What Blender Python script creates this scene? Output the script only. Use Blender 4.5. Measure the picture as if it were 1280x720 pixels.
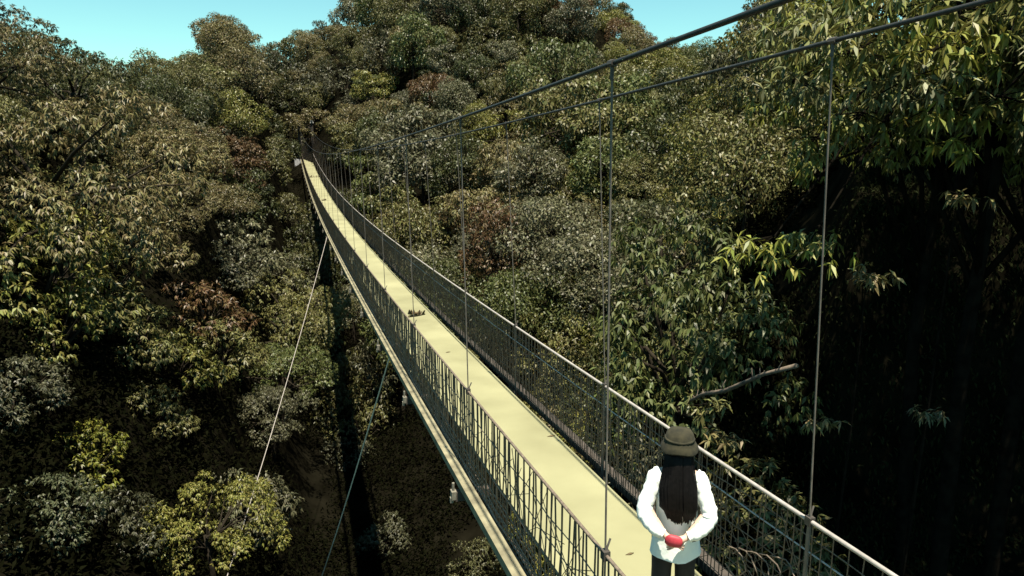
import bpy, math, random
import numpy as np
from mathutils import Vector, Matrix
for _o in list(bpy.data.objects):
    bpy.data.objects.remove(_o)
SC = bpy.context.scene
COL = SC.collection

# ------------------------------------------------------------------ camera, sky, sun, exposure
YAW, PITCH, FPX = 0.29673, 0.205928, 900.0        # yaw to the right of the bridge axis (+Y), pitch down
cam = bpy.data.cameras.new('camera')
cam.sensor_width = 36.0
cam.lens = 36.0 * FPX / 1280.0
cam.clip_start, cam.clip_end = 0.05, 6000
camo = bpy.data.objects.new('camera', cam)
COL.objects.link(camo)
camo.location = (0, 0, 0)
camo.rotation_euler = (math.pi / 2 - PITCH, 0, -YAW)
SC.camera = camo

SUN_EL = math.radians(77)
SUN_H = math.radians(178)            # bearing clockwise from +Y
SUN_DIR = Vector((math.sin(SUN_H) * math.cos(SUN_EL), math.cos(SUN_H) * math.cos(SUN_EL), math.sin(SUN_EL)))
w = bpy.data.worlds.new('World')
SC.world = w
w.use_nodes = True
nt = w.node_tree
nt.nodes.clear()
out = nt.nodes.new('ShaderNodeOutputWorld')
bg = nt.nodes.new('ShaderNodeBackground')
sky = nt.nodes.new('ShaderNodeTexSky')
sky.sky_type = 'NISHITA'
sky.sun_disc = False
sky.sun_elevation = SUN_EL
sky.sun_rotation = SUN_H
sky.dust_density = 0.0
tint = nt.nodes.new('ShaderNodeMix')
tint.data_type = 'RGBA'
tint.blend_type = 'MULTIPLY'
tint.inputs['Factor'].default_value = 1.0
tint.inputs['B'].default_value = (0.80, 1.25, 1.0, 1)
nt.links.new(sky.outputs['Color'], tint.inputs['A'])
nt.links.new(tint.outputs['Result'], bg.inputs['Color'])
bg.inputs['Strength'].default_value = 0.060
nt.links.new(bg.outputs['Background'], out.inputs['Surface'])

sl = bpy.data.lights.new('sun', 'SUN')
sl.energy = 5.0
sl.angle = math.radians(0.5)
sl.color = (1.0, 0.92, 0.76)
so = bpy.data.objects.new('sun', sl)
COL.objects.link(so)
so.rotation_euler = SUN_DIR.to_track_quat('Z', 'Y').to_euler()
SC.view_settings.view_transform = 'Standard'
SC.view_settings.look = 'None'
SC.view_settings.exposure = 1.32
SC.view_settings.gamma = 1.0
SC.view_settings.use_curve_mapping = False

# ------------------------------------------------------------------ helpers
def cam_to_world(xc, d, z):
    """camera-heading ground coordinates (right, ahead, up) to world"""
    c, s = math.cos(YAW), math.sin(YAW)
    return (xc * c + d * s, -xc * s + d * c, z)

def world_to_cam(x, y):
    c, s = math.cos(YAW), math.sin(YAW)
    return x * c - y * s, x * s + y * c

def photo_uv(x, y, z):
    xc, yc = world_to_cam(x, y)
    d = yc * math.cos(PITCH) - z * math.sin(PITCH)
    up = yc * math.sin(PITCH) + z * math.cos(PITCH)
    if d < 0.1:
        return None
    return 640 + FPX * xc / d, 360 - FPX * up / d

def sight(u, v, dist):
    """point on the line of sight of a photo position, dist metres ahead"""
    a, b = (u - 640) / FPX, (360 - v) / FPX
    yc = math.cos(PITCH) + b * math.sin(PITCH)
    z = -math.sin(PITCH) + b * math.cos(PITCH)
    k = dist / yc
    return Vector(cam_to_world(a * k, dist, z * k))

def new_mesh(name, verts, faces, mat=None, smooth=False):
    verts = np.asarray(verts, dtype=np.float32).reshape(-1, 3)
    me = bpy.data.meshes.new(name)
    if isinstance(faces, np.ndarray):
        k = faces.shape[1]
        n = len(faces)
        me.vertices.add(len(verts))
        me.vertices.foreach_set('co', verts.ravel())
        me.loops.add(n * k)
        me.loops.foreach_set('vertex_index', faces.astype(np.int32).ravel())
        me.polygons.add(n)
        me.polygons.foreach_set('loop_start', np.arange(0, n * k, k, dtype=np.int32))
        me.update(calc_edges=True)
    else:
        me.from_pydata([tuple(map(float, v)) for v in verts], [], faces)
        me.update()
    if smooth:
        me.polygons.foreach_set('use_smooth', np.ones(len(me.polygons), dtype=bool))
    if mat:
        me.materials.append(mat)
    return me

def put(name, me, parent=None, loc=None):
    o = bpy.data.objects.new(name, me)
    COL.objects.link(o)
    if parent:
        o.parent = parent
    if loc is not None:
        o.location = loc
    return o

def tag(o, label=None, cat=None, group=None, kind=None):
    if label: o['label'] = label
    if cat: o['category'] = cat
    if group: o['group'] = group
    if kind: o['kind'] = kind
    return o

def empty(name, loc=(0, 0, 0), rz=0.0):
    o = bpy.data.objects.new(name, None)
    COL.objects.link(o)
    o.location = loc
    o.rotation_euler = (0, 0, rz)
    o.empty_display_size = 0.2
    return o

class MB:
    """collects tubes, boxes and lofts for one mesh"""
    def __init__(s):
        s.v, s.f = [], []
    def tube(s, pts, rad, n=6, cap=True):
        pts = [Vector(p) for p in pts]
        m = len(pts)
        if not hasattr(rad, '__len__'):
            rad = [rad] * m
        base = len(s.v)
        ref = None
        for i, p in enumerate(pts):
            t = (pts[min(i + 1, m - 1)] - pts[max(i - 1, 0)])
            if t.length < 1e-9: t = Vector((0, 0, 1))
            t.normalize()
            if ref is None:
                ref = Vector((0, 0, 1)) if abs(t.z) < 0.9 else Vector((1, 0, 0))
            a = ref - t * ref.dot(t)
            a.normalize()
            b = t.cross(a)
            ref = a
            for k in range(n):
                q = 2 * math.pi * k / n
                s.v.append(p + (a * math.cos(q) + b * math.sin(q)) * rad[i])
        for i in range(m - 1):
            for k in range(n):
                k2 = (k + 1) % n
                s.f.append((base + i * n + k, base + i * n + k2, base + (i + 1) * n + k2, base + (i + 1) * n + k))
        if cap:
            s.f.append(tuple(base + k for k in reversed(range(n))))
            s.f.append(tuple(base + (m - 1) * n + k for k in range(n)))
        return s
    def box(s, c, size, rot=None):
        c = Vector(c)
        b = len(s.v)
        for dx in (-.5, .5):
            for dy in (-.5, .5):
                for dz in (-.5, .5):
                    p = Vector((dx * size[0], dy * size[1], dz * size[2]))
                    if rot: p = rot @ p
                    s.v.append(c + p)
        for q in ((0, 1, 3, 2), (4, 6, 7, 5), (0, 4, 5, 1), (2, 3, 7, 6), (0, 2, 6, 4), (1, 5, 7, 3)):
            s.f.append(tuple(b + i for i in q))
        return s
    def loft(s, rings, cap=True):
        """rings: lists of equal length of points"""
        n = len(rings[0])
        b = len(s.v)
        for r in rings:
            s.v.extend(Vector(p) for p in r)
        for i in range(len(rings) - 1):
            for k in range(n):
                k2 = (k + 1) % n
                s.f.append((b + i * n + k, b + i * n + k2, b + (i + 1) * n + k2, b + (i + 1) * n + k))
        if cap:
            s.f.append(tuple(b + k for k in reversed(range(n))))
            s.f.append(tuple(b + (len(rings) - 1) * n + k for k in range(n)))
        return s
    def mesh(s, name, mat, smooth=False):
        return new_mesh(name, [tuple(p) for p in s.v], s.f, mat, smooth)
    def build(s, name, mat, parent=None, smooth=False, loc=None):
        return put(name, s.mesh(name, mat, smooth), parent, loc)

# ------------------------------------------------------------------ materials
def mat(name, col, rough=0.7, var=0.25, scale=8.0, spec=0.4, metal=0.0, bump=0.0, col2=None, detail=6):
    m = bpy.data.materials.new(name)
    m.use_nodes = True
    t = m.node_tree
    b = t.nodes['Principled BSDF']
    tc = t.nodes.new('ShaderNodeTexCoord')
    nz = t.nodes.new('ShaderNodeTexNoise')
    nz.inputs['Scale'].default_value = scale
    nz.inputs['Detail'].default_value = detail
    rp = t.nodes.new('ShaderNodeValToRGB')
    rp.color_ramp.elements[0].position = 0.3
    rp.color_ramp.elements[1].position = 0.7
    c2 = col2 or tuple(min(1, c * (1 + var)) for c in col)
    rp.color_ramp.elements[0].color = (*[c * (1 - var) for c in col], 1)
    rp.color_ramp.elements[1].color = (*c2, 1)
    t.links.new(tc.outputs['Object'], nz.inputs['Vector'])
    t.links.new(nz.outputs['Fac'], rp.inputs['Fac'])
    t.links.new(rp.outputs['Color'], b.inputs['Base Color'])
    b.inputs['Roughness'].default_value = rough
    b.inputs['Specular IOR Level'].default_value = spec
    b.inputs['Metallic'].default_value = metal
    if bump:
        bp = t.nodes.new('ShaderNodeBump')
        bp.inputs['Strength'].default_value = bump
        bp.inputs['Distance'].default_value = 0.02
        t.links.new(nz.outputs['Fac'], bp.inputs['Height'])
        t.links.new(bp.outputs['Normal'], b.inputs['Normal'])
    return m

def leaf_mat(name, translucent=0.18, rough=0.45, lo=0.55, hi=1.35):
    """leaf colour = the plant's own colour varied per leaf"""
    m = bpy.data.materials.new(name)
    m.use_nodes = True
    t = m.node_tree
    b = t.nodes['Principled BSDF']
    o = t.nodes['Material Output']
    oi = t.nodes.new('ShaderNodeObjectInfo')
    ge = t.nodes.new('ShaderNodeNewGeometry')
    mr = t.nodes.new('ShaderNodeMapRange')
    mr.inputs['To Min'].default_value = lo
    mr.inputs['To Max'].default_value = hi
    t.links.new(ge.outputs['Random Per Island'], mr.inputs['Value'])
    hs = t.nodes.new('ShaderNodeHueSaturation')
    t.links.new(oi.outputs['Color'], hs.inputs['Color'])
    t.links.new(mr.outputs['Result'], hs.inputs['Value'])
    mr2 = t.nodes.new('ShaderNodeMapRange')
    mr2.inputs['To Min'].default_value = 0.47
    mr2.inputs['To Max'].default_value = 0.53
    ml = t.nodes.new('ShaderNodeMath')
    ml.operation = 'MULTIPLY'
    ml.inputs[1].default_value = 37.7
    fr = t.nodes.new('ShaderNodeMath')
    fr.operation = 'FRACT'
    t.links.new(ge.outputs['Random Per Island'], ml.inputs[0])
    t.links.new(ml.outputs[0], fr.inputs[0])
    t.links.new(fr.outputs[0], mr2.inputs['Value'])
    t.links.new(mr2.outputs['Result'], hs.inputs['Hue'])
    t.links.new(hs.outputs['Color'], b.inputs['Base Color'])
    b.inputs['Roughness'].default_value = rough
    b.inputs['Specular IOR Level'].default_value = 0.28
    tr = t.nodes.new('ShaderNodeBsdfTranslucent')
    t.links.new(hs.outputs['Color'], tr.inputs['Color'])
    mx = t.nodes.new('ShaderNodeMixShader')
    mx.inputs[0].default_value = translucent
    t.links.new(b.outputs[0], mx.inputs[1])
    t.links.new(tr.outputs[0], mx.inputs[2])
    t.links.new(mx.outputs[0], o.inputs['Surface'])
    return m

M_LEAF = leaf_mat('leaf')
M_UNDER = leaf_mat('undergrowth_leaf', 0.1, 0.8, .5, 1.4)
M_UNDER.node_tree.nodes['Principled BSDF'].inputs['Specular IOR Level'].default_value = 0.0
M_BARK = mat('bark', (0.020, 0.016, 0.011), 0.95, 0.4, 6, spec=0.08, bump=0.5)
M_SHADEBARK = mat('shaded_bark', (0.007, 0.006, 0.0045), 0.95, 0.5, 5, spec=0.0, bump=0.8)  # darker copy of the bark, the bank's shade put into its colour
M_PALEBARK = mat('pale_bark', (0.13, 0.10, 0.075), 0.9, 0.4, 9, bump=0.4)
M_SOIL = mat('forest_floor', (0.005, 0.0045, 0.0028), 0.95, 0.5, 0.9, spec=0.0, bump=0.6)  # near black: shade of the ravine is put into the soil colour
M_DECK = mat('deck_boards', (0.230, 0.222, 0.126), 0.85, 0.22, 0.7, spec=0.1, col2=(0.258, 0.25, 0.146), detail=11)
M_BEAM = mat('pale_beam', (0.17, 0.15, 0.092), 0.85, 0.5, 4.0, col2=(0.25, 0.225, 0.14))
M_DARKSTEEL = mat('dark_steel', (0.05, 0.042, 0.035), 0.6, 0.4, 20)
M_ROPE = mat('weathered_wire', (0.13, 0.10, 0.075), 0.6, 0.4, 30)
M_NET = mat('net_wire', (0.10, 0.074, 0.05), 0.65, 0.45, 12)
M_NETR = mat('brown_net_wire', (0.12, 0.086, 0.06), 0.75, 0.45, 12, spec=.2)
M_RAIL = mat('pale_rail', (0.31, 0.28, 0.255), 0.5, 0.2, 14)
M_GUY = mat('pale_guy_wire', (0.70, 0.58, 0.44), 0.6, 0.2, 10)
M_CABLE = mat('main_cable', (0.02, 0.02, 0.019), 0.6, 0.35, 25)
M_HANGER = mat('hanger_wire', (0.12, 0.10, 0.082), 0.8, 0.3, 10)
M_CLAMP = mat('clamp_metal', (0.18, 0.165, 0.13), 0.5, 0.25, 15)
M_CONC = mat('pale_concrete', (0.42, 0.42, 0.42), 0.85, 0.2, 5, bump=0.2)
M_TIMBER = mat('dark_timber', (0.05, 0.04, 0.032), 0.85, 0.35, 9)

# ------------------------------------------------------------------ terrain
# rows of (tan of bearing from the view heading, [(metres ahead, ground height)])
TREE_H = 5.5
PROFILE = [
    (-0.80, [(8, -14), (14, -12), (20, -8), (26, -3), (32, 0.2), (40, 1.2), (60, 1), (120, 0)], 0),
    (-0.71, [(8, -15), (14, -12.5), (20, -8.5), (26, -4), (32, -0.6), (40, 0.4), (60, 0), (120, -1)], 0),
    (-0.62, [(8, -16), (16, -13), (22, -10), (30, -5.8), (38, -1.6), (46, -.6), (70, .6), (120, 0)], 0),
    (-0.45, [(10, -19), (20, -16), (26, -14), (34, -10.2), (44, -5.8), (55, -.6), (65, .6), (90, 1.8), (140, 1.5)], 0),
    (-0.38, [(10, -21), (25, -18.5), (40, -14.5), (55, -9), (70, -2.2), (85, 6), (95, 10), (140, 11)], 0),
    (-0.30, [(10, -23), (30, -22), (50, -18.5), (70, -13.5), (90, -10), (108, -6.5), (116, -4.4), (119, -3.2), (128, 3), (140, 11), (155, 15), (190, 15.5)], 0),
    (-0.22, [(10, -24), (30, -22.5), (50, -20), (70, -15), (85, -10), (100, -3.5), (120, 8), (140, 17), (160, 20.5), (200, 21)], 0),
    (-0.10, [(10, -24), (30, -21.5), (50, -17), (70, -10), (85, -3), (100, 5), (120, 17), (140, 27), (170, 31), (200, 31)], 0),
    (0.00, [(10, -24), (30, -20.5), (42, -17.5), (55, -13.5), (70, -8), (85, -0.5), (100, 7.5), (120, 20.5), (140, 28), (180, 30)], 0),
    (0.10, [(10, -22), (24, -18.5), (40, -15.2), (55, -10), (70, -5), (85, 0.8), (100, 7.5), (115, 15.5), (130, 21.5), (170, 23)], 0),
    (0.20, [(9, -19), (20, -16), (30, -14), (42, -11), (60, -6), (80, 0.5), (100, 6.4), (112, 8.3), (160, 8.5)], 0),
    (0.28, [(8, -15), (14, -12.8), (20, -11), (28, -9.5), (38, -7.5), (60, -3.5), (90, 3.8), (110, 7.3), (160, 7.5)], 0),
    (0.34, [(6, -12.5), (11, -11.5), (15, -10), (20, -7.2), (26, -5), (34, -4), (60, 0), (90, 4.5), (110, 7.5), (160, 7.5)], 0),
    (0.41, [(6, -12), (12, -11.5), (19, -10), (22, -4.5), (26, -2.5), (34, -1), (60, 4), (110, 9), (160, 9)], 0),
    (0.48, [(6, -11.5), (12, -11), (18, -10.2), (19.8, -2), (24, 0), (30, 1.5), (60, 7), (110, 12), (160, 12)], 0),
    (0.80, [(6, -11), (12, -10.5), (17, -10), (18.6, -1.5), (22, .5), (28, 2.5), (60, 9), (110, 13), (160, 13)], 0),
]
_PS = np.array([p[0] for p in PROFILE])
def hash_noise(x, y, sc, seed=0):
    """smooth value noise in numpy"""
    x = np.asarray(x, float) / sc
    y = np.asarray(y, float) / sc
    xi, yi = np.floor(x), np.floor(y)
    fx, fy = x - xi, y - yi
    fx, fy = fx * fx * (3 - 2 * fx), fy * fy * (3 - 2 * fy)
    def h(a, b):
        q = np.sin(a * 127.1 + b * 311.7 + seed * 74.7) * 43758.5453
        return q - np.floor(q)
    return ((h(xi, yi) * (1 - fx) + h(xi + 1, yi) * fx) * (1 - fy)
            + (h(xi, yi + 1) * (1 - fx) + h(xi + 1, yi + 1) * fx) * fy)

def ground(x, y):
    """height of the ground at a world position (arrays)"""
    x = np.asarray(x, float)
    y = np.asarray(y, float)
    c, s = math.cos(YAW), math.sin(YAW)
    xc, yc = x * c - y * s, x * s + y * c
    r = np.hypot(xc, yc) + 1e-6
    az = np.arctan2(xc, yc)
    t = np.tan(np.clip(az, math.atan(-0.80), math.atan(0.80)))
    d = r / np.sqrt(1 + t * t)
    cols = []
    for (_, prof, _k) in PROFILE:
        dd = np.array([p[0] for p in prof] + [prof[-1][0] + 150, 1200.0])
        zz = np.array([p[1] for p in prof] + [-12.0, -40.0])
        cols.append(np.interp(d, dd, zz))
    cols = np.array(cols)
    i = np.clip(np.searchsorted(_PS, t) - 1, 0, len(_PS) - 2)
    k = (t - _PS[i]) / (_PS[i + 1] - _PS[i])
    k = k * k * (3 - 2 * k) * 0.5 + k * 0.5
    flat = i.ravel(); idx = np.arange(flat.size)
    cf = cols.reshape(len(PROFILE), -1)
    z = (cf[flat, idx] * (1 - k.ravel()) + cf[flat + 1, idx] * k.ravel()).reshape(x.shape)
    back = np.clip((np.abs(az) - 0.75) / 1.2, 0, 1)
    near = np.interp(r, [0, 12, 60, 400, 1200], [-14, -10, -7, -15, -40])
    z = z * (1 - back) + near * back
    z = z + (hash_noise(x, y, 6.0, 3) - 0.5) * 1.2 + (hash_noise(x, y, 2.1, 5) - 0.5) * 0.35
    return z

def zdeck(y):
    return -3.7247 - 0.059442 * y + 0.00053178 * y * y
XL, XR, XD0, XD1 = 1.96, 3.638, 2.22, 3.475
Y0, Y1 = -9.5, 118.5

def build_ground():
    az = np.radians(np.concatenate([np.arange(-180, -45, 5.0), np.arange(-45, 45, 0.6), np.arange(45, 180, 5.0)]))
    rr = np.concatenate([np.array([0.8, 3, 5]), np.geomspace(6.5, 220, 120), np.array([260, 320, 420, 600, 900, 1500, 3000])])
    A, R = np.meshgrid(az, rr)
    c, s = math.cos(YAW), math.sin(YAW)
    xc, yc = R * np.sin(A), R * np.cos(A)
    x, y = xc * c + yc * s, -xc * s + yc * c
    z = ground(x, y)
    n, m = A.shape
    v = np.stack([x, y, z], -1).reshape(-1, 3)
    j = np.arange(m)
    f = []
    for i in range(n - 1):
        j2 = (j + 1) % m
        f.append(np.stack([i * m + j, i * m + j2, (i + 1) * m + j2, (i + 1) * m + j], 1))
    f = np.concatenate(f)[:, ::-1]
    o = put('ground', new_mesh('ground', v, f, M_SOIL, True))
    tag(o, kind='structure')
build_ground()

# ------------------------------------------------------------------ foliage
def unit(a):
    return a / (np.linalg.norm(a, axis=-1, keepdims=True) + 1e-9)

def leaves(rng, base, direc, length, width, up=None, bend=0.35):
    """kite leaves folded a little along the midrib; every leaf is its own island"""
    n = len(base)
    if up is None:
        up = unit(rng.normal(size=(n, 3)) * 0.5 + np.array([0, 0, 1.0]))
    side = unit(np.cross(direc, up))
    nor = np.cross(side, direc)
    L = (length * rng.uniform(0.7, 1.2, n))[:, None]
    W = (width * rng.uniform(0.75, 1.2, n))[:, None]
    mid = base + direc * L * 0.45
    tip = base + direc * L - np.array([0, 0, 1.0]) * L * bend * 0.5 - nor * L * 0.08
    v = np.stack([base, mid + side * W * .5 + nor * W * 0.12, tip, mid - side * W * .5 + nor * W * 0.12], 1)
    f = np.arange(n * 4).reshape(n, 4)
    return v.reshape(-1, 3), f

def crown_points(rng, R, Hc, n_clump, rc, flat=0.0):
    """clump centres spread over an uneven dome"""
    lobes = unit(rng.normal(size=(9, 3)) * np.array([1, 1, .7]))
    p = []
    while len(p) < n_clump:
        d = unit(rng.normal(size=3))
        if d[2] < -0.7: continue
        bulge = 0.58 + 0.54 * max(0.0, float((lobes @ d).max())) ** 4
        k = rng.uniform(0.62, 1.0) * bulge
        q = np.array([d[0] * R * k, d[1] * R * k, d[2] * Hc * k])
        if p and min(np.linalg.norm((q - a)) for a in p) < rc * 0.8: 
            if rng.random() < 0.85: continue
        p.append(q)
    return np.array(p)

def crown_geo(seed, R, Hc, n_clump, rc, per, leaf_len, leaf_w, rosette=0, droop=0.5):
    rng = np.random.default_rng(seed)
    C = crown_points(rng, R, Hc, n_clump, rc)
    V, F, off = [], [], 0
    for c in C:
        r = rc * rng.uniform(0.5, 1.25)
        n = int(per * (r / rc) ** 2)
        out_dir = unit(c * np.array([1, 1, R / Hc]) + np.array([0, 0, 0.4 * R]))
        d = unit(rng.normal(size=(n, 3)) + out_dir * 0.7)
        pos = c + d * (r * rng.uniform(0.6, 1.05, n))[:, None] * np.array([1, 1, 0.75])
        if rosette:
            base = np.repeat(pos, rosette, 0)
            ax = np.repeat(d, rosette, 0)
            rad = unit(rng.normal(size=base.shape))
            dr = unit(rad * 0.75 + ax * 0.45 + np.array([0, 0, -droop]))
            v, f = leaves(rng, base, dr, leaf_len, leaf_w, up=unit(ax + np.array([0, 0, 0.8]) + rng.normal(size=base.shape) * 0.25))
        else:
            dr = unit(rng.normal(size=pos.shape) * 0.8 + d * 0.5 + np.array([0, 0, -droop]))
            v, f = leaves(rng, pos, dr, leaf_len, leaf_w, up=unit(d + np.array([0, 0, 0.6]) + rng.normal(size=pos.shape) * 0.45))
        V.append(v); F.append(f + off); off += len(v)
    return np.concatenate(V), np.concatenate(F), C

def trunk_geo(seed, C, zc, r0):
    """tapered trunk from the ground with limbs out to some of the clumps"""
    rng = random.Random(seed)
    mb = MB()
    top = Vector((rng.uniform(-.3, .3), rng.uniform(-.3, .3), zc))
    pts = [Vector((0, 0, -0.6)), Vector((0, 0, 0)), Vector((rng.uniform(-.2, .2), rng.uniform(-.2, .2), zc * .5)), top]
    mb.tube(pts, [r0 * 1.5, r0 * 1.1, r0 * .8, r0 * .5], 7)
    idx = list(range(len(C)))
    rng.shuffle(idx)
    for i in idx[:12]:
        e = Vector(C[i]) + Vector((0, 0, zc))
        s = pts[2].lerp(top, rng.uniform(0.2, 1))
        m = s.lerp(e, .5) + Vector((rng.uniform(-.2, .2), rng.uniform(-.2, .2), rng.uniform(0, .35)))
        mb.tube([s, m, e], [r0 * .42, r0 * .28, r0 * .1], 5)
    return mb

class Kind:
    def __init__(s, name, seed, R, Hc, zc, n, rc, per, ll, lw, ros=0, droop=.5, r0=.16, bark=None):
        s.name, s.zc, s.R, s.Hc = name, zc, R, Hc
        v, f, C = crown_geo(seed, R, Hc, n, rc, per, ll, lw, ros, droop)
        v = v + np.array([0, 0, zc])
        s.crown = new_mesh('crown', v, f, M_LEAF)
        s.trunk = trunk_geo(seed, C, zc, r0).mesh('trunk', bark or M_BARK, True)

FAR = [Kind('broadleaf_tree', 11, 3.2, 3.1, 3.7, 46, .95, 150, .30, .14, 0, .45),
       Kind('broadleaf_tree', 12, 3.5, 2.6, 3.5, 30, 1.25, 210, .34, .15, 0, .6),
       Kind('broadleaf_tree', 13, 2.9, 3.7, 3.9, 70, .70, 100, .24, .10, 0, .3),
       Kind('broadleaf_tree', 14, 3.6, 3.0, 3.8, 38, .85, 170, .27, .16, 0, .8),
       Kind('broadleaf_tree', 15, 3.0, 2.4, 3.4, 54, .80, 60, .34, .09, 3, .7),
       Kind('broadleaf_tree', 16, 3.3, 3.4, 3.9, 26, 1.1, 260, .22, .11, 0, .3)]
MIDK = [Kind('broadleaf_tree', 31, 2.9, 2.9, 3.6, 52, .8, 56, .18, .068, 6, .55),
        Kind('broadleaf_tree', 32, 3.2, 2.5, 3.5, 34, 1.1, 300, .20, .09, 0, .5),
        Kind('broadleaf_tree', 33, 2.8, 3.3, 3.7, 70, .62, 34, .17, .06, 6, .8),
        Kind('broadleaf_tree', 34, 3.3, 2.8, 3.6, 40, .85, 210, .17, .085, 0, .3)]
NEAR = [Kind('drooping_leaf_tree', 51 + i, 2.8 + .25 * i, 2.7, 3.7, 46, .70, 72, .150, .044, 7, .8) for i in range(4)]

PALETTE = {
    'olive green': (0.1021, 0.0969, 0.0319),
    'grey green': (0.0944, 0.0919, 0.0479),
    'dark green': (0.0501, 0.0559, 0.0180),
    'yellow green': (0.1367, 0.1318, 0.0299),
    'fresh green': (0.080, 0.092, 0.028),
    'khaki': (0.1233, 0.1039, 0.0419),
    'rusty brown': (0.1011, 0.0619, 0.0259),
}
TREES = []
def plant(kind, x, y, colour, scale, rz, name=None, zs=1.0, dz=0.0):
    z = float(ground(np.array([x]), np.array([y]))[0]) + dz
    r = empty(name or kind.name, (x, y, z), rz)
    r.scale = (scale, scale, scale * zs)
    put('trunk', kind.trunk, r)
    c = put('crown', kind.crown, r)
    rr = random.Random(int(x * 991 + y * 37))
    k = rr.uniform(.8, 1.2)
    col = PALETTE[colour]
    c.color = (col[0] * k, col[1] * k, col[2] * k, 1)
    top = z + (kind.zc + kind.Hc * 0.5) * scale * zs
    TREES.append(dict(o=r, x=x, y=y, z=top, colour=colour, scale=scale, kind=kind.name, R=kind.R * scale))
    return r

def near_bridge(x, y, pad):
    return (XL - pad < x < XR + pad) and (-12 < y < Y1 + 2)

def in_sight(x, y, z):
    """is a point above the ground all along the line to the camera"""
    t = np.linspace(0.12, 0.93, 28)
    return bool(np.all(ground(x * t, y * t) < z * t + 0.3))

def scatter_forest():
    rng = random.Random(4)
    pts = []
    tries = 0
    while tries < 60000 and len(pts) < 288:
        tries += 1
        s = rng.uniform(-0.80, 0.42)
        d = 14 + 136 * math.sqrt(rng.random())
        if s > .35 and d < 34: continue
        if s > .2 and d < 14: continue
        if s > .235 and d < 23: continue
        if s < -.55 and d > 75: continue
        x, y, _ = cam_to_world(s * d, d, 0)
        sp = (3.1 if s < -.2 else 3.3) + 0.020 * d
        if any((x - a) ** 2 + (y - b) ** 2 < sp * sp for a, b in pts): continue
        g = float(ground(np.array([x]), np.array([y]))[0])
        # the ravine under the bridge stays open
        if near_bridge(x, y, 4.2 + (1.0 if d > 70 else 0)) and g + (7.5 if d < 60 else 11.5) > zdeck(y) - 1.5: continue
        if -3.0 < x - 2.8 < 3.0 and y < 60: continue
        if -11 < x < 9 and y < 38 and s < 0 and rng.random() < .92: continue
        if y > 40 and XL - 6.5 < x < 2 and g + 7.5 > zdeck(y) - 3: continue
        if -.46 < s < -.37 and 38 < d < 44: continue
        if -.70 < s < -.58 and 17 < d < 20: continue
        if not in_sight(x, y, g + 6.0): continue
        gap = hash_noise(np.array([x]), np.array([y]), 8.0, 8)[0]
        if s < -.2 and d < 60 and gap < .27: continue
        if -.62 < s < -.16 and d < (31 if s > -.48 else 22.5) and rng.random() < .93: continue
        if s <= -.54 and d < 24.5: continue
        if -.02 < s < .20 and 14 < d < 47: continue
        if s > -.2 and gap < .12: continue
        pu = photo_uv(x, y, g + 4.5)
        if pu is None or not (-70 < pu[0] < 1340) or not (-60 < pu[1] < 790): continue
        if -.30 < s < .03 and d < 46 and pu[1] > 430: continue
        pts.append((x, y))
        if s < -.22:
            kind = rng.choice(NEAR) if d < 50 else (rng.choice(MIDK) if d < 75 else rng.choice(FAR))
        else:
            kind = rng.choice(NEAR + MIDK) if d < 28 else (rng.choice(MIDK) if d < 60 else rng.choice(FAR))
        if s > -.05 and d < 40: kind = rng.choice(MIDK)
        q = rng.random()
        n = hash_noise(np.array([x]), np.array([y]), 22.0, 12)[0]
        if s < -.2 and d > 80: colour = rng.choice(['khaki', 'olive green'])
        elif q < .045: colour = 'rusty brown'
        elif q < .18: colour = 'yellow green'
        elif q < .34: colour = 'khaki'
        elif q < .48 + .1 * n: colour = 'grey green'
        elif q < .66: colour = 'dark green'
        elif q < .78: colour = 'fresh green'
        else: colour = 'olive green'
        sc = rng.choice((.72, .9, 1, 1.1, 1.25, 1.42)) * rng.uniform(.94, 1.06)
        zs = rng.uniform(.8, 1.2)
        if s < -.2:
            zs = min(zs, 1.0) * .95
            if d > 60: sc = min(sc, 1.12)
        elif s > .08 and d > 75:
            sc, zs = min(sc, 1.0), min(zs, .95)
        plant(kind, x, y, colour, sc, rng.uniform(0, 6.28), zs=zs)
scatter_forest()

# ---- the big tree and its neighbours leaning out from the dark bank on the right
BANK = [Kind('overhanging_tree', 71 + i, 3.3, 2.9, 10.6, 62, .75, 44, .185, .046, 7, .7, .15, M_SHADEBARK) for i in range(3)]
def bough(tree, start, end, seed, size=.6, n=26):
    """a limb reaching out from the trunk with a spray of drooping leaves at its end"""
    rng = np.random.default_rng(seed)
    inv = Matrix.LocRotScale(tree.location, tree.rotation_euler, tree.scale).inverted()
    a, e = inv @ Vector(start), inv @ Vector(end)
    m = a.lerp(e, .55) + Vector((0, 0, .5))
    lb = MB().tube([a, m, e], [.05, .03, .01], 6)
    ctr = np.array(e)
    pos = ctr + rng.normal(size=(n, 3)) * np.array([.5, .5, .22]) * size
    for p in pos[:10]:
        lb.tube([m.lerp(e, .9), Vector(p)], [.01, .004], 4)
    o = lb.build('bough', M_SHADEBARK, tree)
    base = np.repeat(pos, 8, 0)
    dr = unit(unit(rng.normal(size=base.shape)) * .8 + np.array([0, 0, -.55]))
    v, f = leaves(rng, base, dr, .21, .055, up=unit(np.array([0, 0, 1.0]) + rng.normal(size=base.shape) * .3))
    sp = tag(put('leaf_spray', new_mesh('leaf_spray', v, f, M_LEAF), o), kind='stuff')
    return sp
BT = []
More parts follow.
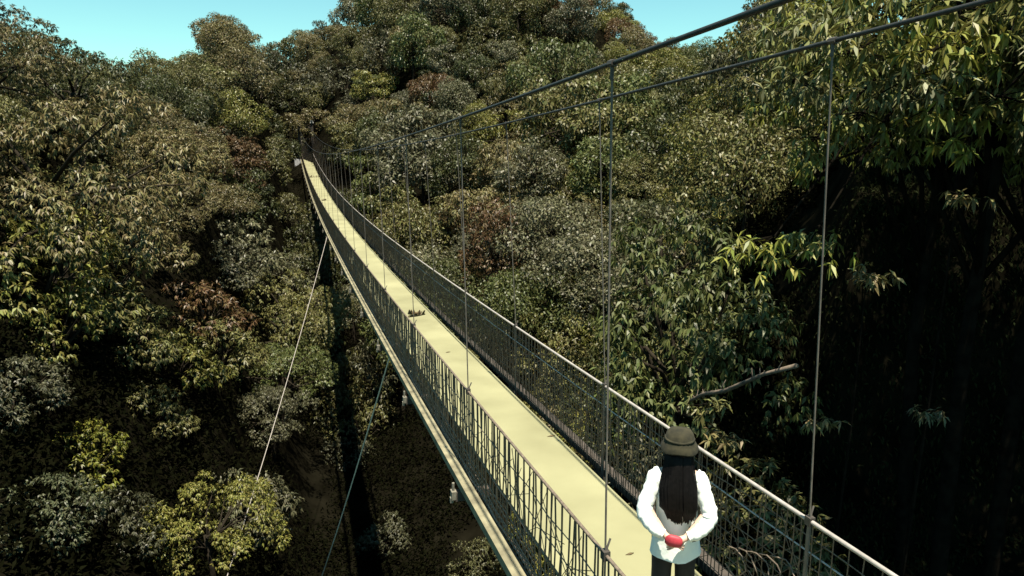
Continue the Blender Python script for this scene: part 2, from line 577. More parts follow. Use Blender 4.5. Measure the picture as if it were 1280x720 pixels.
for i, (s_, d_, colour, sc, dz) in enumerate([(.60, 16.5, 'yellow green', 1.12, 0), (.66, 14.4, 'olive green', 1.2, .2), (.74, 15, 'olive green', 1.2, 0), (.84, 13.8, 'grey green', 1.2, 0),
                                      (.62, 20, 'dark green', 1.3, 0), (.72, 20.5, 'grey green', 1.3, 0), (.86, 19.5, 'olive green', 1.3, 0), (.57, 22.5, 'olive green', 1.2, 0), (.98, 12.5, 'olive green', 1.25, 0)]):  # last tree, mostly out of view, added to shade the bank
    x, y, _ = cam_to_world(s_ * d_, d_, 0)
    BT.append(plant(BANK[i % 3], x, y, colour, sc, 1.3 * i, dz=dz - .4))
    _c = [q for q in BT[-1].children if q.name.startswith('crown')][0]
    _c.color = (*[min(.19, a * b_) for a, b_ in zip(_c.color[:3], (1.12, 1.22, 1.0))], 1)
def spray(rng, ctr, size, n, ln=.21):
    pos = np.array(ctr) + rng.normal(size=(n, 3)) * np.array([.5, .5, .22]) * size
    base = np.repeat(pos, 8, 0)
    dr = unit(unit(rng.normal(size=base.shape)) * .8 + np.array([0, 0, -.55]))
    v, f = leaves(rng, base, dr, ln, .055, up=unit(np.array([0, 0, 1.0]) + rng.normal(size=base.shape) * .3))
    return pos, v, f
for k, (u, v, d, size, n, ti) in enumerate([(955, 312, 12.6, .75, 36, 0), (1015, 298, 12.8, .5, 22, 0), (1010, 182, 13, .45, 18, 0), (985, 105, 13.2, .6, 26, 0), (1205, 180, 11.8, .4, 12, 2), (1240, 130, 11.8, .6, 24, 3),
                                   (1130, 105, 11.8, .7, 34, 1), (1060, 70, 12, .8, 40, 1), (1200, 60, 11.5, .9, 46, 2), (1010, 30, 13, .8, 40, 0), (1100, 20, 11.5, .9, 46, 1), (1260, 20, 11.2, .8, 40, 3), (1160, 140, 12, .5, 14, 2), (1070, 150, 12.3, .4, 14, 1)]):
    p = sight(u, v, d)
    t = BT[ti]
    st = t.location + Vector((0, 0, 12.2)) + (p - t.location).normalized() * .6
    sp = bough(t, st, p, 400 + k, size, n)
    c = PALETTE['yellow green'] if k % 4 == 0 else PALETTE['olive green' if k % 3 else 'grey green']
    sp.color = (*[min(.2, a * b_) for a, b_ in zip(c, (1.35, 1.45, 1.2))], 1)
def cliff_shrub(u, v, size, n, colour, label):
    tip = sight(u, v, 12.6 + (u % 7) * .15)
    rx, ry, _ = cam_to_world(0, .5, 0)
    root = Vector((tip.x + rx, tip.y + ry, float(ground(np.array([tip.x + rx]), np.array([tip.y + ry]))[0]) - .1))
    o = empty('sapling', root)
    rng = np.random.default_rng(int(u))
    rel = tip - root
    pos, vv, ff = spray(rng, rel, size, n)
    mb = MB().tube([Vector((0, 0, 0)), Vector((rel.x * .1 + .15, rel.y * .1, rel.z * .6)), Vector((rel.x * .6, rel.y * .6, rel.z * .97)), rel], [.035, .025, .012, .006], 5)
    for p in pos[:8]:
        mb.tube([rel, Vector(p)], [.01, .004], 4)
    mb.build('stems', M_SHADEBARK, o)
    lm = tag(put('leaf_mass', new_mesh('leaf_mass', vv, ff, M_LEAF), o), kind='stuff')
    c = PALETTE[colour]
    lm.color = (*[a * 1.15 for a in c], 1)
    tag(o, label, 'sapling', 'slender saplings before the dark bank')
cliff_shrub(1090, 345, .38, 16, 'khaki', 'pale drooping sapling before the dark bank just right of the nearest hanger wire')
cliff_shrub(1025, 525, .28, 12, 'khaki', 'sapling with a round leaf tuft behind the nearest hanger wire above the handrail')
cliff_shrub(1165, 515, .3, 10, 'grey green', 'tiny pale sapling alone in the dark above the right handrail')
cliff_shrub(1205, 245, .3, 9, 'khaki', 'tall sapling reaching just under the canopy of the dark bank')
cliff_shrub(905, 545, .35, 14, 'khaki', 'leafy sapling right beside the olive hat behind the handrail')
cliff_shrub(880, 505, .4, 14, 'olive green', 'bushy sapling directly behind the olive hat')

# ---- shrubs one can single out
def shrub_kind(seed, R, H, n, rc, per, ll, lw, ros, droop):
    v, f, C = crown_geo(seed, R, H, n, rc, per, ll, lw, ros, droop)
    v = v + np.array([0, 0, H * .5])
    mb = MB()
    for c in C[:12]:
        mb.tube([(0, 0, -.3), (c[0] * .5, c[1] * .5, H * .3), (c[0], c[1], c[2] + H * .5)], [.05, .03, .012], 5)
    return new_mesh('leaf_mass', v, f, M_LEAF), mb.mesh('stems', M_BARK)
SH = [shrub_kind(91, 1.3, .8, 18, .5, 50, .125, .04, 7, .7), shrub_kind(92, 1.5, 1.1, 22, .55, 52, .115, .046, 6, .5), shrub_kind(93, 1.2, 1.0, 18, .5, 150, .28, .022, 0, -.5)]
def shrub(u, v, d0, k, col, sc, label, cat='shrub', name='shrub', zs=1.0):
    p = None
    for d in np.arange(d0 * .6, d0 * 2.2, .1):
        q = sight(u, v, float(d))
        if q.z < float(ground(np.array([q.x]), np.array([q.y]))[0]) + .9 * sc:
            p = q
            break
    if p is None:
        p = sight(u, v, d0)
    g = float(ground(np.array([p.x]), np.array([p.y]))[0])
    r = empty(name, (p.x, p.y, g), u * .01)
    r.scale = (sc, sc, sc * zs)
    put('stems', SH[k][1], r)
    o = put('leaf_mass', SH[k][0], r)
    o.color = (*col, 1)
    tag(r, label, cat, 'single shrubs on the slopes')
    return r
shrub(105, 560, 20, 0, (.12, .12, .018), 1.1, 'bright yellow green drooping shrub low on the dark slope left of the long guy wire')
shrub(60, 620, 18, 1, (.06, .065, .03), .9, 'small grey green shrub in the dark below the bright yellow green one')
shrub(372, 266, 60, 1, (.12, .125, .03), 1.5, 'bright green shrub tucked under the far left side of the bridge')
shrub(735, 350, 40, 2, (.085, .09, .025), 2.2, 'feathery green bamboo like clump on the slope behind the bridge', 'bamboo clump', 'bamboo_clump', 1.3)
shrub(690, 365, 38, 2, (.10, .10, .028), 1.9, 'pale feathery clump just above the right handrail', 'bamboo clump', 'bamboo_clump')
shrub(742, 410, 34, 1, (.12, .13, .02), 1.0, 'small vivid green shrub crossed by a hanger wire above the right handrail')
shrub(585, 330, 45, 1, (.10, .10, .04), 1.8, 'pale leafy shrub right behind the handrail beside the paired hangers')
shrub(800, 470, 26, 1, (.075, .06, .03), 1.3, 'brownish low shrub behind the handrail to the left of the hat')
shrub(905, 450, 22, 1, (.06, .058, .028), 1.2, 'dull olive shrub between the hat and the pale broken branch')
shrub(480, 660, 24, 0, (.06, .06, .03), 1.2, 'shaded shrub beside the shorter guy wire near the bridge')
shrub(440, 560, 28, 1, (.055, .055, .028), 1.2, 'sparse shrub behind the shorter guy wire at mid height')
shrub(600, 690, 20, 1, (.075, .075, .03), .9, 'leafy shrub showing under the near pale edge beam')
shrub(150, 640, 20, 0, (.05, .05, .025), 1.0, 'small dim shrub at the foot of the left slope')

# leafy mounds on the slope left of the bridge
for (u, v, d0, k, cn, f, sc, lab) in [
    (35, 300, 24, 0, 'yellow green', .95, 2.3, 'large yellow green mound at the outermost edge of the left slope, mid height'),
    (110, 325, 25, 0, 'olive green', 1.1, 2.2, 'broad olive mound beside the outermost yellow green one on the left slope'),
    (60, 385, 22, 0, 'yellow green', .85, 1.6, 'yellowish mound just under the broad olive one on the left slope'),
    (75, 235, 30, 0, 'olive green', 1.0, 2.3, 'olive mound right above the large yellow green edge mound'),
    (175, 280, 32, 0, 'khaki', .9, 2.0, 'khaki mound high on the left slope above the dark hollow'),
    (155, 395, 24, 0, 'olive green', 1.1, 1.7, 'olive mound in the middle of the left slope'),
    (215, 430, 26, 0, 'yellow green', .85, 1.7, 'yellow tinged mound left of the long guy wire at mid height'),
    (270, 415, 30, 0, 'olive green', 1.0, 1.8, 'olive mound close to the long guy wire on its left side'),
    (300, 292, 42, 0, 'grey green', 1.2, 2.6, 'pale grey green mound below the dark hollow of the left slope'),
    (350, 330, 45, 0, 'grey green', 1.0, 2.2, 'grey green mound between the dark hollow and the long guy wire'),
    (410, 450, 34, 1, 'dark green', 1.1, 1.7, 'dark green mound between the two guy wires'),
    (255, 370, 33, 0, 'rusty brown', .9, 1.8, 'brownish mound above the yellow tinged one near the long guy wire'),
    (20, 470, 18, 1, 'grey green', .7, 1.0, 'dim grey green mound at the picture edge above the small grey shrub'),
    (190, 500, 24, 0, 'olive green', .9, 1.2, 'olive mound right of the bright yellow green shrub'),
]:
    shrub(u, v, d0, k, tuple(c * f for c in PALETTE[cn]), sc, lab)

BUSHES = []
def scatter_bushes():
    rng = random.Random(17)
    tr = [(t['x'], t['y'], t['R']) for t in TREES] + [(o.location.x, o.location.y, 2.2 * o.scale.x) for o in bpy.data.objects if o.name.startswith('shrub')]
    bs = []
    for _ in range(14000):
        if len(bs) >= 230: break
        s = rng.uniform(-.78, .36)
        d = 15 + (100 if s > -.1 or s < -.36 else 145) * rng.random() ** 1.2
        x, y, _z = cam_to_world(s * d, d, 0)
        if any((x - a) ** 2 + (y - b) ** 2 < (r * .75) ** 2 for a, b, r in tr): continue
        if any((x - a) ** 2 + (y - b) ** 2 < (1.7 + .012 * d) ** 2 for a, b in bs): continue
        g = float(ground(np.array([x]), np.array([y]))[0])
        if near_bridge(x, y, 3.0) and g + 4.0 > zdeck(y): continue
        pu = photo_uv(x, y, g + 1)
        if pu is None or not (-30 < pu[0] < 1000) or not (-5 < pu[1] < 750): continue
        if -.30 < s < .03 and d < 46 and pu[1] > 440: continue
        if -16 < x < 3 and y < 50 and rng.random() < .95: continue
        if 3 <= x < 10 and y < 48 and s < .0 and rng.random() < .85: continue
        if -.62 < s < -.22 and d < 33 and rng.random() < .85: continue
        if s < -.5 and d < 21 and rng.random() < .8: continue
        if not in_sight(x, y, g + 1.6): continue
        if s < -.5 and d < 21: continue
        bs.append((x, y))
        r = empty('bush', (x, y, g - .1), rng.uniform(0, 6.2))
        sc = rng.uniform(1.3, 2.0) * (1 + .006 * d)
        r.scale = (sc, sc, sc * rng.uniform(.8, 1.2))
        k = rng.choice((0, 1, 1))
        put('stems', SH[k][1], r)
        o = put('leaf_mass', SH[k][0], r)
        cn = rng.choice(('dark green', 'dark green', 'olive green', 'grey green'))
        f = rng.uniform(.6, .9)
        if s > -.02 and d > 24:
            cn = rng.choice(('olive green', 'yellow green', 'khaki'))
            f = rng.uniform(.8, 1.15)
        o.color = (*[c * f for c in PALETTE[cn]], 1)
        BUSHES.append(dict(o=r, x=x, y=y, z=g + sc, scale=sc / 1.8, colour=cn))
scatter_bushes()

def undergrowth():
    rng = np.random.default_rng(9)
    n = 95000
    s = rng.uniform(-0.78, 0.78, n)
    d = 9 + 110 * rng.random(n) ** 1.5
    c, sn = math.cos(YAW), math.sin(YAW)
    x, y = s * d * c + d * sn, -s * d * sn + d * c
    g = ground(x, y)
    keep = (hash_noise(x, y, 4.0, 21) > .30) & ~((s > .38) & (d < 26))
    x, y, g = x[keep], y[keep], g[keep]
    k = 5
    g = g + 1.3 * np.clip(hash_noise(x, y, 1.5, 31) - .35, 0, 1) * (hash_noise(x, y, 5.0, 33) + .3)
    base = np.repeat(np.stack([x, y, g + 0.1], 1), k, 0)
    base += rng.normal(size=base.shape) * np.array([.3, .3, .18]) + np.array([0, 0, .15])
    dr = unit(rng.normal(size=base.shape) + np.array([0, 0, .3]))
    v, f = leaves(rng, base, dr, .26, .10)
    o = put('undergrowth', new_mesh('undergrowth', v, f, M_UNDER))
    o.color = (0.0042, 0.0045, 0.002, 1)  # near black, the shade between the trees is in this leaf colour
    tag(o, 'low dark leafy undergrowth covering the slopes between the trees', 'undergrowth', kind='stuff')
    # creeper hanging on the steep bank on the right
    n = 16000
    s = rng.uniform(.33, .82, n)
    d = rng.uniform(16, 22.5, n)
    x, y = s * d * c + d * sn, -s * d * sn + d * c
    g = ground(x, y)
    base = np.stack([x, y, g], 1) + rng.normal(size=(n, 3)) * .07 + np.array(cam_to_world(0, -.12, .05))
    dr = unit(rng.normal(size=(n, 3)) * .6 + np.array([0, 0, -.8]) + np.array(cam_to_world(0, -.5, 0)))
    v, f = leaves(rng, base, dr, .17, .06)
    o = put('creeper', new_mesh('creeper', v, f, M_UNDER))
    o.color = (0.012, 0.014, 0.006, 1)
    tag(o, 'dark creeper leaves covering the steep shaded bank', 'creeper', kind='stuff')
undergrowth()

# ------------------------------------------------------------------ suspension footbridge
BR = empty('suspension_footbridge', (0, 0, 0))
tag(BR, 'long narrow sagging suspension footbridge with pale deck, netted sides and hanger wires', 'bridge')
YS = np.arange(Y0, Y1 + .01, 0.5)

def along(x, h, ys=YS):
    return [(x, float(y), zdeck(float(y)) + h) for y in ys]

def strip_bar(x, h, wx, hz, name, m, ys=YS):
    mb = MB()
    mb.loft([[(x - wx / 2, y, zdeck(y) + h - hz / 2), (x + wx / 2, y, zdeck(y) + h - hz / 2),
              (x + wx / 2, y, zdeck(y) + h + hz / 2), (x - wx / 2, y, zdeck(y) + h + hz / 2)] for y in map(float, ys)])
    return mb.build(name, m, BR)

strip_bar((XD0 + XD1) / 2, -0.03, XD1 - XD0, 0.06, 'deck', M_DECK)
strip_bar(1.86, -0.07, 0.13, 0.10, 'edge_beam', M_BEAM)
strip_bar(3.74, -0.10, 0.13, 0.10, 'edge_beam', M_TIMBER)
for x in (2.4, 2.9, 3.35):
    strip_bar(x, -0.15, 0.07, 0.12, 'stringer', M_TIMBER)

def zcable(y):
    return -0.95 + 0.00056 * (y - 54) ** 2
ST_L = [4.17 + 4.1 * k for k in range(-3, 28)]
ST_R = [4.13 + 3.77 * k for k in range(-3, 31)]

# crossbeams and their end clamps
cb_me = MB().box((0, 0, 0), (2.06, .1, .12)).mesh('crossbeam', M_TIMBER)
cl_me = MB().box((0, 0, 0), (.06, .10, .11)).box((-.02, .02, -.08), (.04, .05, .07)).tube([(0, 0, -.02), (0, 0, .16)], .018, 6).mesh('end_clamp', M_CLAMP)
for y in ST_L:
    o = put('crossbeam', cb_me, BR, (2.8, y, zdeck(y) - .28))
    for s in (-1, 1):
        put('end_clamp', cl_me, o, (s * 1.05, 0, 0.02))

# handrails
strip = MB().tube(along(XR, 1.1), .0175, 7).build('handrail', M_RAIL, BR, True)
strip = MB().tube(along(XL, 1.1), .014, 6).build('handrail', M_ROPE, BR, True)

# long net wires running with the rails
rn = random.Random(5)
def long_wire(x, h, r, m, amp=.012, y0=Y0, y1=Y1):
    ys = np.arange(y0, y1, .55)
    p = [(x + rn.uniform(-amp, amp), float(y), zdeck(float(y)) + h + rn.uniform(-amp, amp)) for y in ys]
    MB().tube(p, r, 4, False).build('net_wire', m, BR)
for h in (-.09, -.05, .0, .05, .1, .16, .24, .42, .62, .84):
    long_wire(XL, h, .006 if h > .03 else .011, M_ROPE)
for h in (.0, .12, .24, .36, .48, .60, .72, .96):
    long_wire(XR, h, .0055, M_NETR)
long_wire(XR, .84, .008, M_RAIL, .006)

# upright net bars: the nearest ones singly, the far ones as one mass on each side
bar_var = {}
def bar_mesh(key, h0, h1, r, m):
    if key not in bar_var:
        q = random.Random(hash(key) % 9999)
        pts = [(0, 0, h0), (q.uniform(-.008, .008), q.uniform(-.015, .015), h0 * .6 + h1 * .4),
               (q.uniform(-.008, .008), q.uniform(-.012, .012), h0 * .3 + h1 * .7), (0, 0, h1)]
        bar_var[key] = MB().tube(pts, r, 4, False).mesh('net_bar', m)
    return bar_var[key]
for side, x, y_a, step, r, m, h0 in (('l', XL, 2.2, .092, .0080, M_NET, -.1), ('r', XR, 3.1, .060, .0062, M_NETR, -.1)):
    y = y_a
    for k in range(150):
        o = put('net_bar', bar_mesh((side, k % 6), h0, 1.09, r, m), BR, (x + rn.uniform(-.006, .006), y, zdeck(y)))
        o.rotation_euler = (rn.uniform(-.035, .035) + .03, 0, rn.choice((0, math.pi)))
        y += step * rn.uniform(.85, 1.15) * (2.0 if (side == 'r' and y < 5.2) else 1)
    mb = MB()
    spans = [(y, Y1, step)] + [(Y0, y_a - .1, step)]
    for a, b, st in spans:
        yy = a
        while yy < b:
            l1, l2 = rn.uniform(-.07, .07), rn.uniform(-.05, .05)
            mb.tube([(x, yy + l1, zdeck(yy) + h0), (x + rn.uniform(-.01, .01), yy, zdeck(yy) + .4), (x, yy + l2, zdeck(yy) + 1.09)], r * 1.1, 3, False)
            yy += st * rn.uniform(.7, 1.3)
    tag(mb.build('netting', m, BR), kind='stuff')
    # slack diagonal twine laced through the mesh
    mb = MB()
    yy = Y0
    while yy < Y1:
        ln = rn.uniform(.5, 1.3) * rn.choice((-1, 1))
        mb.tube([(x + .01, yy, zdeck(yy) + rn.uniform(-.1, .3)), (x - .01, yy + ln * .5, zdeck(yy + ln * .5) + rn.uniform(.35, .65)),
                 (x + .01, yy + ln, zdeck(yy + ln) + rn.uniform(.75, 1.08))], .004, 3, False)
        yy += rn.uniform(.08, .26)
    tag(mb.build('lacing_twine', m, BR), kind='stuff')
# knotted loops hanging in the near right net
mb = MB()
for k in range(5):
    y = 4.35 + .16 * k
    p = [(XR - .02 + rn.uniform(-.02, .02), y + .16 * math.cos(a) + rn.uniform(-.03, .03), zdeck(y) + .52 + .13 * math.sin(a) - .06 * k) for a in np.linspace(0, 5.6, 12)]
    mb.tube(p, .006, 4)
mb.build('loose_rope', M_ROPE, BR)

# main cables
cy = np.arange(Y0, 120.01, 1.0)
XCL, XCR = 1.91, 3.47
for x, dz in ((XCL, 0.0), (XCR, 0.18)):
    MB().tube([(x, float(y), zcable(float(y)) + dz) for y in cy], .015, 7).build('main_cable', M_CABLE, BR, True)

# hangers: from cable to crossbeam end, clipped at the handrail
for x, sts, xf in ((XL, ST_L, 1.955), (XR, ST_R, 3.645)):
    for y in sts:
        zt, zb = zcable(y) + (.18 if x == XR else 0), zdeck(y) - .32
        xc_ = XCL if x == XL else XCR
        o = MB().tube([(0, 0, 0), (x - xc_, 0, zdeck(y) + 1.1 - zt), (x - xc_, 0, zb - zt)], .0075, 5).build('hanger', M_HANGER, BR, loc=(xc_, y, zt))
        MB().tube([(0, -.035, 0), (0, .035, 0)], .024, 7).tube([(0, 0, -.10), (0, 0, 0)], .013, 6).build('cable_clamp', M_DARKSTEEL, o)
        zr = zdeck(y) + 1.1 - zt
        MB().box((x - xc_, 0, zr), (.05, .06, .07)).tube([(x - xc_, .0, zr + .02), (x - xc_ + .05, .03, zr + .1)], .008, 5).build('rail_clip', M_DARKSTEEL, o)
        if x == XR:
            MB().tube([(x - xc_, 0, zr - .02), (x - xc_, 0, zb - zt)], .017, 6).build('rail_post', M_HANGER, o)

# far portal that carries the cables
TW = empty('bridge_tower', (2.8, 119.2, -3.2))
tag(TW, 'dark portal tower with pale cap at the far end of the footbridge', 'tower')
for s in (-1, 1):
    MB().loft([[(s * 1.0 + a * q, b * q, z) for a, b in ((-1, -1), (1, -1), (1, 1), (-1, 1))] for z, q in ((-3, .26), (0, .22), (5.4, .17))]).build('post', M_TIMBER, TW)
    MB().box((s * 1.0, 0, 5.5), (.55, .5, .2)).box((s * 1.0, 0, 5.72), (.3, .6, .24)).build('cap', M_CONC, TW)
MB().box((0, 0, 4.7), (1.7, .22, .3)).box((0, 0, 3.0), (1.7, .14, .2)).build('crossbar', M_TIMBER, TW)
o = MB().loft([[(a, b, z) for a, b in ((.9, 118.6), (4.7, 118.6), (4.9, 127), (.7, 127))] for z in (-8.0, zdeck(118.6) - .02)]).build('landing', M_CONC)
tag(o, kind='structure')

# guy wires
def guy(a, b, label, knot=None, thick=.015):
    a, b = Vector(a), Vector(b)
    g = empty('guy_wire', b)
    tag(g, label, 'guy wire', 'guy wires bracing the bridge')
    p = []
    for t in np.linspace(0, 1, 24):
        q = a.lerp(b, float(t))
        q.z -= 0.35 * math.sin(math.pi * t)
        p.append(q - b)
    MB().tube(p, thick, 5).build('cable', M_GUY if thick > .016 else M_RAIL, g)
    if knot:
        q = p[int(knot * 23)]
        MB().tube([q + Vector((0, 0, -.16)), q + Vector((0, 0, .16))], .045, 7).build('turnbuckle', M_CLAMP, g)
    e = Vector((0, 0, 0))
    MB().tube([e + Vector((0, 0, -1.6)), e + Vector((0, 0, .15))], [.18, .1], 7).build('anchor_post', M_CONC, g)
def guy_end(u, v, a):
    # follow the line of sight past the frame's lower edge down to the ground
    for d in np.arange(8, 40, .1):
        p = sight(u, v, float(d))
        if p.z < float(ground(np.array([p.x]), np.array([p.y]))[0]) + .1:
            return p
    return p
guy((1.82, 41.2, zdeck(41.2) - .1), guy_end(262, 790, 0), 'long straight guy wire slanting down from the middle of the bridge into the dark ravine', .88)
guy((1.82, 14.9, zdeck(14.9) - .1), guy_end(372, 800, 0), 'shorter guy wire tied to the near edge beam, slanting down past leafy bushes', None, .0165)

# ------------------------------------------------------------------ person on the bridge
M_SKIN = mat('skin', (0.50, 0.34, 0.26), 0.5, 0.06, 20)
M_HAIR = mat('black_hair', (0.0045, 0.0035, 0.0035), 0.5, 0.4, 40, spec=0.1)
M_BLOUSE = mat('white_cotton', (0.78, 0.80, 0.76), 0.85, 0.05, 9, bump=0.5)
M_TROUSER = mat('black_cloth', (0.012, 0.012, 0.014), 0.85, 0.3, 20)
M_HAT = mat('olive_cloth', (0.020, 0.019, 0.009), 0.95, 0.4, 18, col2=(0.036, 0.031, 0.015))
M_RED = mat('red_cloth', (0.40, 0.035, 0.05), 0.6, 0.3, 18)
M_SHOE = mat('grey_shoe', (0.30, 0.29, 0.28), 0.7, 0.2, 20)
PX, PY = 2.87, 4.78
HEAD = math.radians(-29)             # faces away from the camera, along the view
PR = empty('person', (PX, PY, zdeck(PY)), HEAD)
PR.scale = (1.0, 1.0, 1.0)
tag(PR, 'person from behind in white blouse and olive hat, long black hair, hands behind back', 'person')

def ring(cx, cy, cz, rx, ry, n=18, tilt=0.0, wob=0.0, seed=0):
    q = random.Random(seed)
    ph = q.uniform(0, 6)
    r = []
    for k in range(n):
        a = 2 * math.pi * k / n
        w_ = 1 + wob * math.sin(5 * a + ph)
        r.append((cx + rx * w_ * math.cos(a), cy + ry * w_ * math.sin(a), cz + tilt * math.sin(a)))
    return r

def skin_body():
    V, E, R = [], [], []
    def add(p, r, par=None):
        V.append(p); R.append(r)
        if par is not None: E.append((par, len(V) - 1))
        return len(V) - 1
    pel = add((0, 0, .88), .115)
    sp = add((0, -.01, 1.02), .105, pel)
    ch = add((0, -.005, 1.18), .12, sp)
    uc = add((0, -.01, 1.30), .10, ch)
    nk = add((0, .0, 1.38), .05, uc)
    nh = add((0, .015, 1.44), .052, nk)
    hd = add((0, .03, 1.52), .088, nh)
    ht = add((0, .02, 1.60), .075, hd)
    for s in (-1, 1):
        hp = add((s * .085, 0, .82), .088, pel)
        kn = add((s * .095, .03 * (1 if s > 0 else .4), .47), .055, hp)
        an = add((s * .10, -.01 + (.05 if s > 0 else -.03), .09), .037, kn)
        ft = add((s * .11, .13 + (.05 if s > 0 else -.03), .045), .033, an)
        sh = add((s * .165, -.01, 1.325), .058, uc)
        el = add((s * .24, -.10, 1.06), .041, sh)
        wr = add((s * .085, -.215, .895), .028, el)
        pm = add((s * .035, -.235, .868), .031, wr)
        pe = add((-s * .005, -.235 - (.02 if s > 0 else 0), .845), .028, pm)
        for k in range(4):
            fz = .868 - .018 * k
            b = add((-s * .03, -.238 - (.022 if s > 0 else 0), fz), .0095, pe)
            c = add((-s * (.055 - .004 * abs(k - 1.5)), -.242 - (.022 if s > 0 else 0), fz - .012), .0085, b)
            add((-s * (.072 - .005 * abs(k - 1.5)), -.228 - (.022 if s > 0 else 0), fz - .022), .0075, c)
        t1 = add((s * .02, -.255, .895), .0105, pm)
        add((-s * .018, -.268, .892), .009, t1)
    me = bpy.data.meshes.new('body_skeleton')
    me.from_pydata(V, E, [])
    o = bpy.data.objects.new('body_skeleton', me)
    COL.objects.link(o)
    md = o.modifiers.new('skin', 'SKIN')
    md.use_smooth_shade = True
    sv = me.skin_vertices[0].data
    for i, r in enumerate(R):
        sv[i].radius = (r, r)
        sv[i].use_root = (i == 0)
    sb = o.modifiers.new('sub', 'SUBSURF')
    sb.levels = sb.render_levels = 2
    dg = bpy.context.evaluated_depsgraph_get()
    res = bpy.data.meshes.new_from_object(o.evaluated_get(dg))
    res.name = 'body'
    bpy.data.objects.remove(o)
    res.materials.clear()
    res.materials.append(M_SKIN)
    return res
put('body', skin_body(), PR)
# face features
for s in (-1, 1):
    MB().tube([(s * .033, .105, 1.535), (s * .033, .118, 1.535)], [.013, .004], 8).build('eye', M_HAIR, PR)
    MB().tube([(s * .088, .02, 1.50), (s * .097, .012, 1.53), (s * .088, .015, 1.56)], [.012, .018, .012], 6).build('ear', M_SKIN, PR, True)
MB().tube([(0, .108, 1.54), (0, .134, 1.502), (0, .11, 1.497)], [.008, .015, .01], 6).build('nose', M_SKIN, PR, True)
MB().tube([(-.028, .108, 1.468), (0, .117, 1.467), (.028, .108, 1.468)], [.004, .008, .004], 6).build('mouth', M_RED, PR, True)

# trousers
mb = MB()
for s in (-1, 1):
    o_ = (.05 if s > 0 else -.03)
    mb.loft([ring(s * .06, 0, .93, .10, .125), ring(s * .085, 0, .80, .105, .12), ring(s * .095, .03 * (1 if s > 0 else .4), .47, .082, .088, wob=.03, seed=2),
             ring(s * .10, o_ * .6, .25, .082, .088, wob=.04, seed=3), ring(s * .10, o_ - .01, .07, .086, .095, wob=.03, seed=4)])
mb.build('trousers', M_TROUSER, PR, True)
for s in (-1, 1):
    o_ = (.05 if s > 0 else -.03)
    MB().loft([ring(s * .105, .05 + o_, z, rx, ry) for z, rx, ry in ((.004, .047, .13), (.03, .05, .135), (.065, .045, .12), (.095, .035, .06))]).build('shoe', M_SHOE, PR, True)

# blouse: body and sleeves in one garment
mb = MB()
prof = [(.66, .205, .165, .06), (.70, .20, .16, .05), (.80, .185, .15, .04), (.92, .165, .135, .03), (1.04, .165, .13, .03), (1.16, .18, .135, .02),
        (1.26, .195, .125, .02), (1.325, .185, .105, .01), (1.37, .12, .085, 0), (1.405, .062, .065, 0)]
mb.loft([ring(0, -.01, z, rx, ry, 22, tilt=(.03 if z < .72 else 0), wob=wb, seed=7) for z, rx, ry, wb in prof], cap=False)
for s in (-1, 1):
    pts = [(s * .13, -.005, 1.325), (s * .175, -.02, 1.30), (s * .205, -.055, 1.20), (s * .25, -.095, 1.09), (s * .255, -.125, 1.02), (s * .21, -.17, .965), (s * .15, -.205, .92), (s * .095, -.215, .9)]
    rad = [.064, .068, .066, .064, .064, .058, .05, .038]
    fine, fr_ = [], []
    for i_ in range(len(pts) - 1):
        for q_ in range(5):
            t_ = q_ / 5
            fine.append(Vector(pts[i_]).lerp(Vector(pts[i_ + 1]), t_))
            ph_ = (i_ + t_) * 4.3 + s
            fr_.append((rad[i_] * (1 - t_) + rad[i_ + 1] * t_) * (1 + .05 * math.sin(ph_ * 1.9) + .035 * math.sin(ph_ * 4.1 + 1)))
    fine.append(Vector(pts[-1])); fr_.append(rad[-1])
    mb.tube(fine, fr_, 14)
    mb.tube([fine[-2], fine[-1]], [.041, .043], 12)
mb.build('blouse', M_BLOUSE, PR, True)

# hair: a long sheet of overlapping locks
mb = MB()
q = random.Random(12)
mb.loft([ring(0, .0, z, rx, ry, 18, wob=.02, seed=3) for z, rx, ry in ((1.38, .09, .07), (1.45, .103, .105), (1.53, .108, .118), (1.60, .098, .108), (1.64, .05, .06))])
for k in range(110):
    a = q.uniform(-1.55, 1.55)
    x0, y0 = .10 * math.sin(a), -.095 * math.cos(a)
    l = q.uniform(.97, 1.01) + .05 * abs(math.sin(a)) ** 2
    xm = x0 * q.uniform(1.0, 1.25)
    mb.tube([(x0 * .9, y0, 1.58), (x0 * 1.05, y0 - .02, 1.44), (xm * 1.1, -.135 - .04 * math.cos(a), 1.28), (xm * 1.12 + .01, -.165 - .015 * math.cos(a), 1.12), (xm * .85 + .03 + q.uniform(-.02, .02), -.175, l)],
            [.016, .017, .016, .014, .004], 5)
mb.build('hair', M_HAIR, PR, True)
# hat: soft crown and a drooping brim
mb = MB()
brim = []
for z, r_ in ((1.59, .112), (1.565, .13), (1.54, .150), (1.55, .153), (1.59, .130), (1.62, .116), (1.665, .108), (1.70, .084), (1.715, .03)):
    brim.append([(x, y, zz + .012 * math.sin(3 * math.atan2(y, x)) * (r_ / .19)) for x, y, zz in ring(0, .01, z, r_, r_ * 1.05, 22, wob=.015, seed=1)])
mb.loft(brim)
mb.build('hat', M_HAT, PR, True)
hp = MB().tube([(.112 * math.cos(a), .01 + .118 * math.sin(a), 1.632) for a in np.linspace(0, 2 * math.pi, 20)], .011, 6).build('hat_band', M_HAT, PR, True)

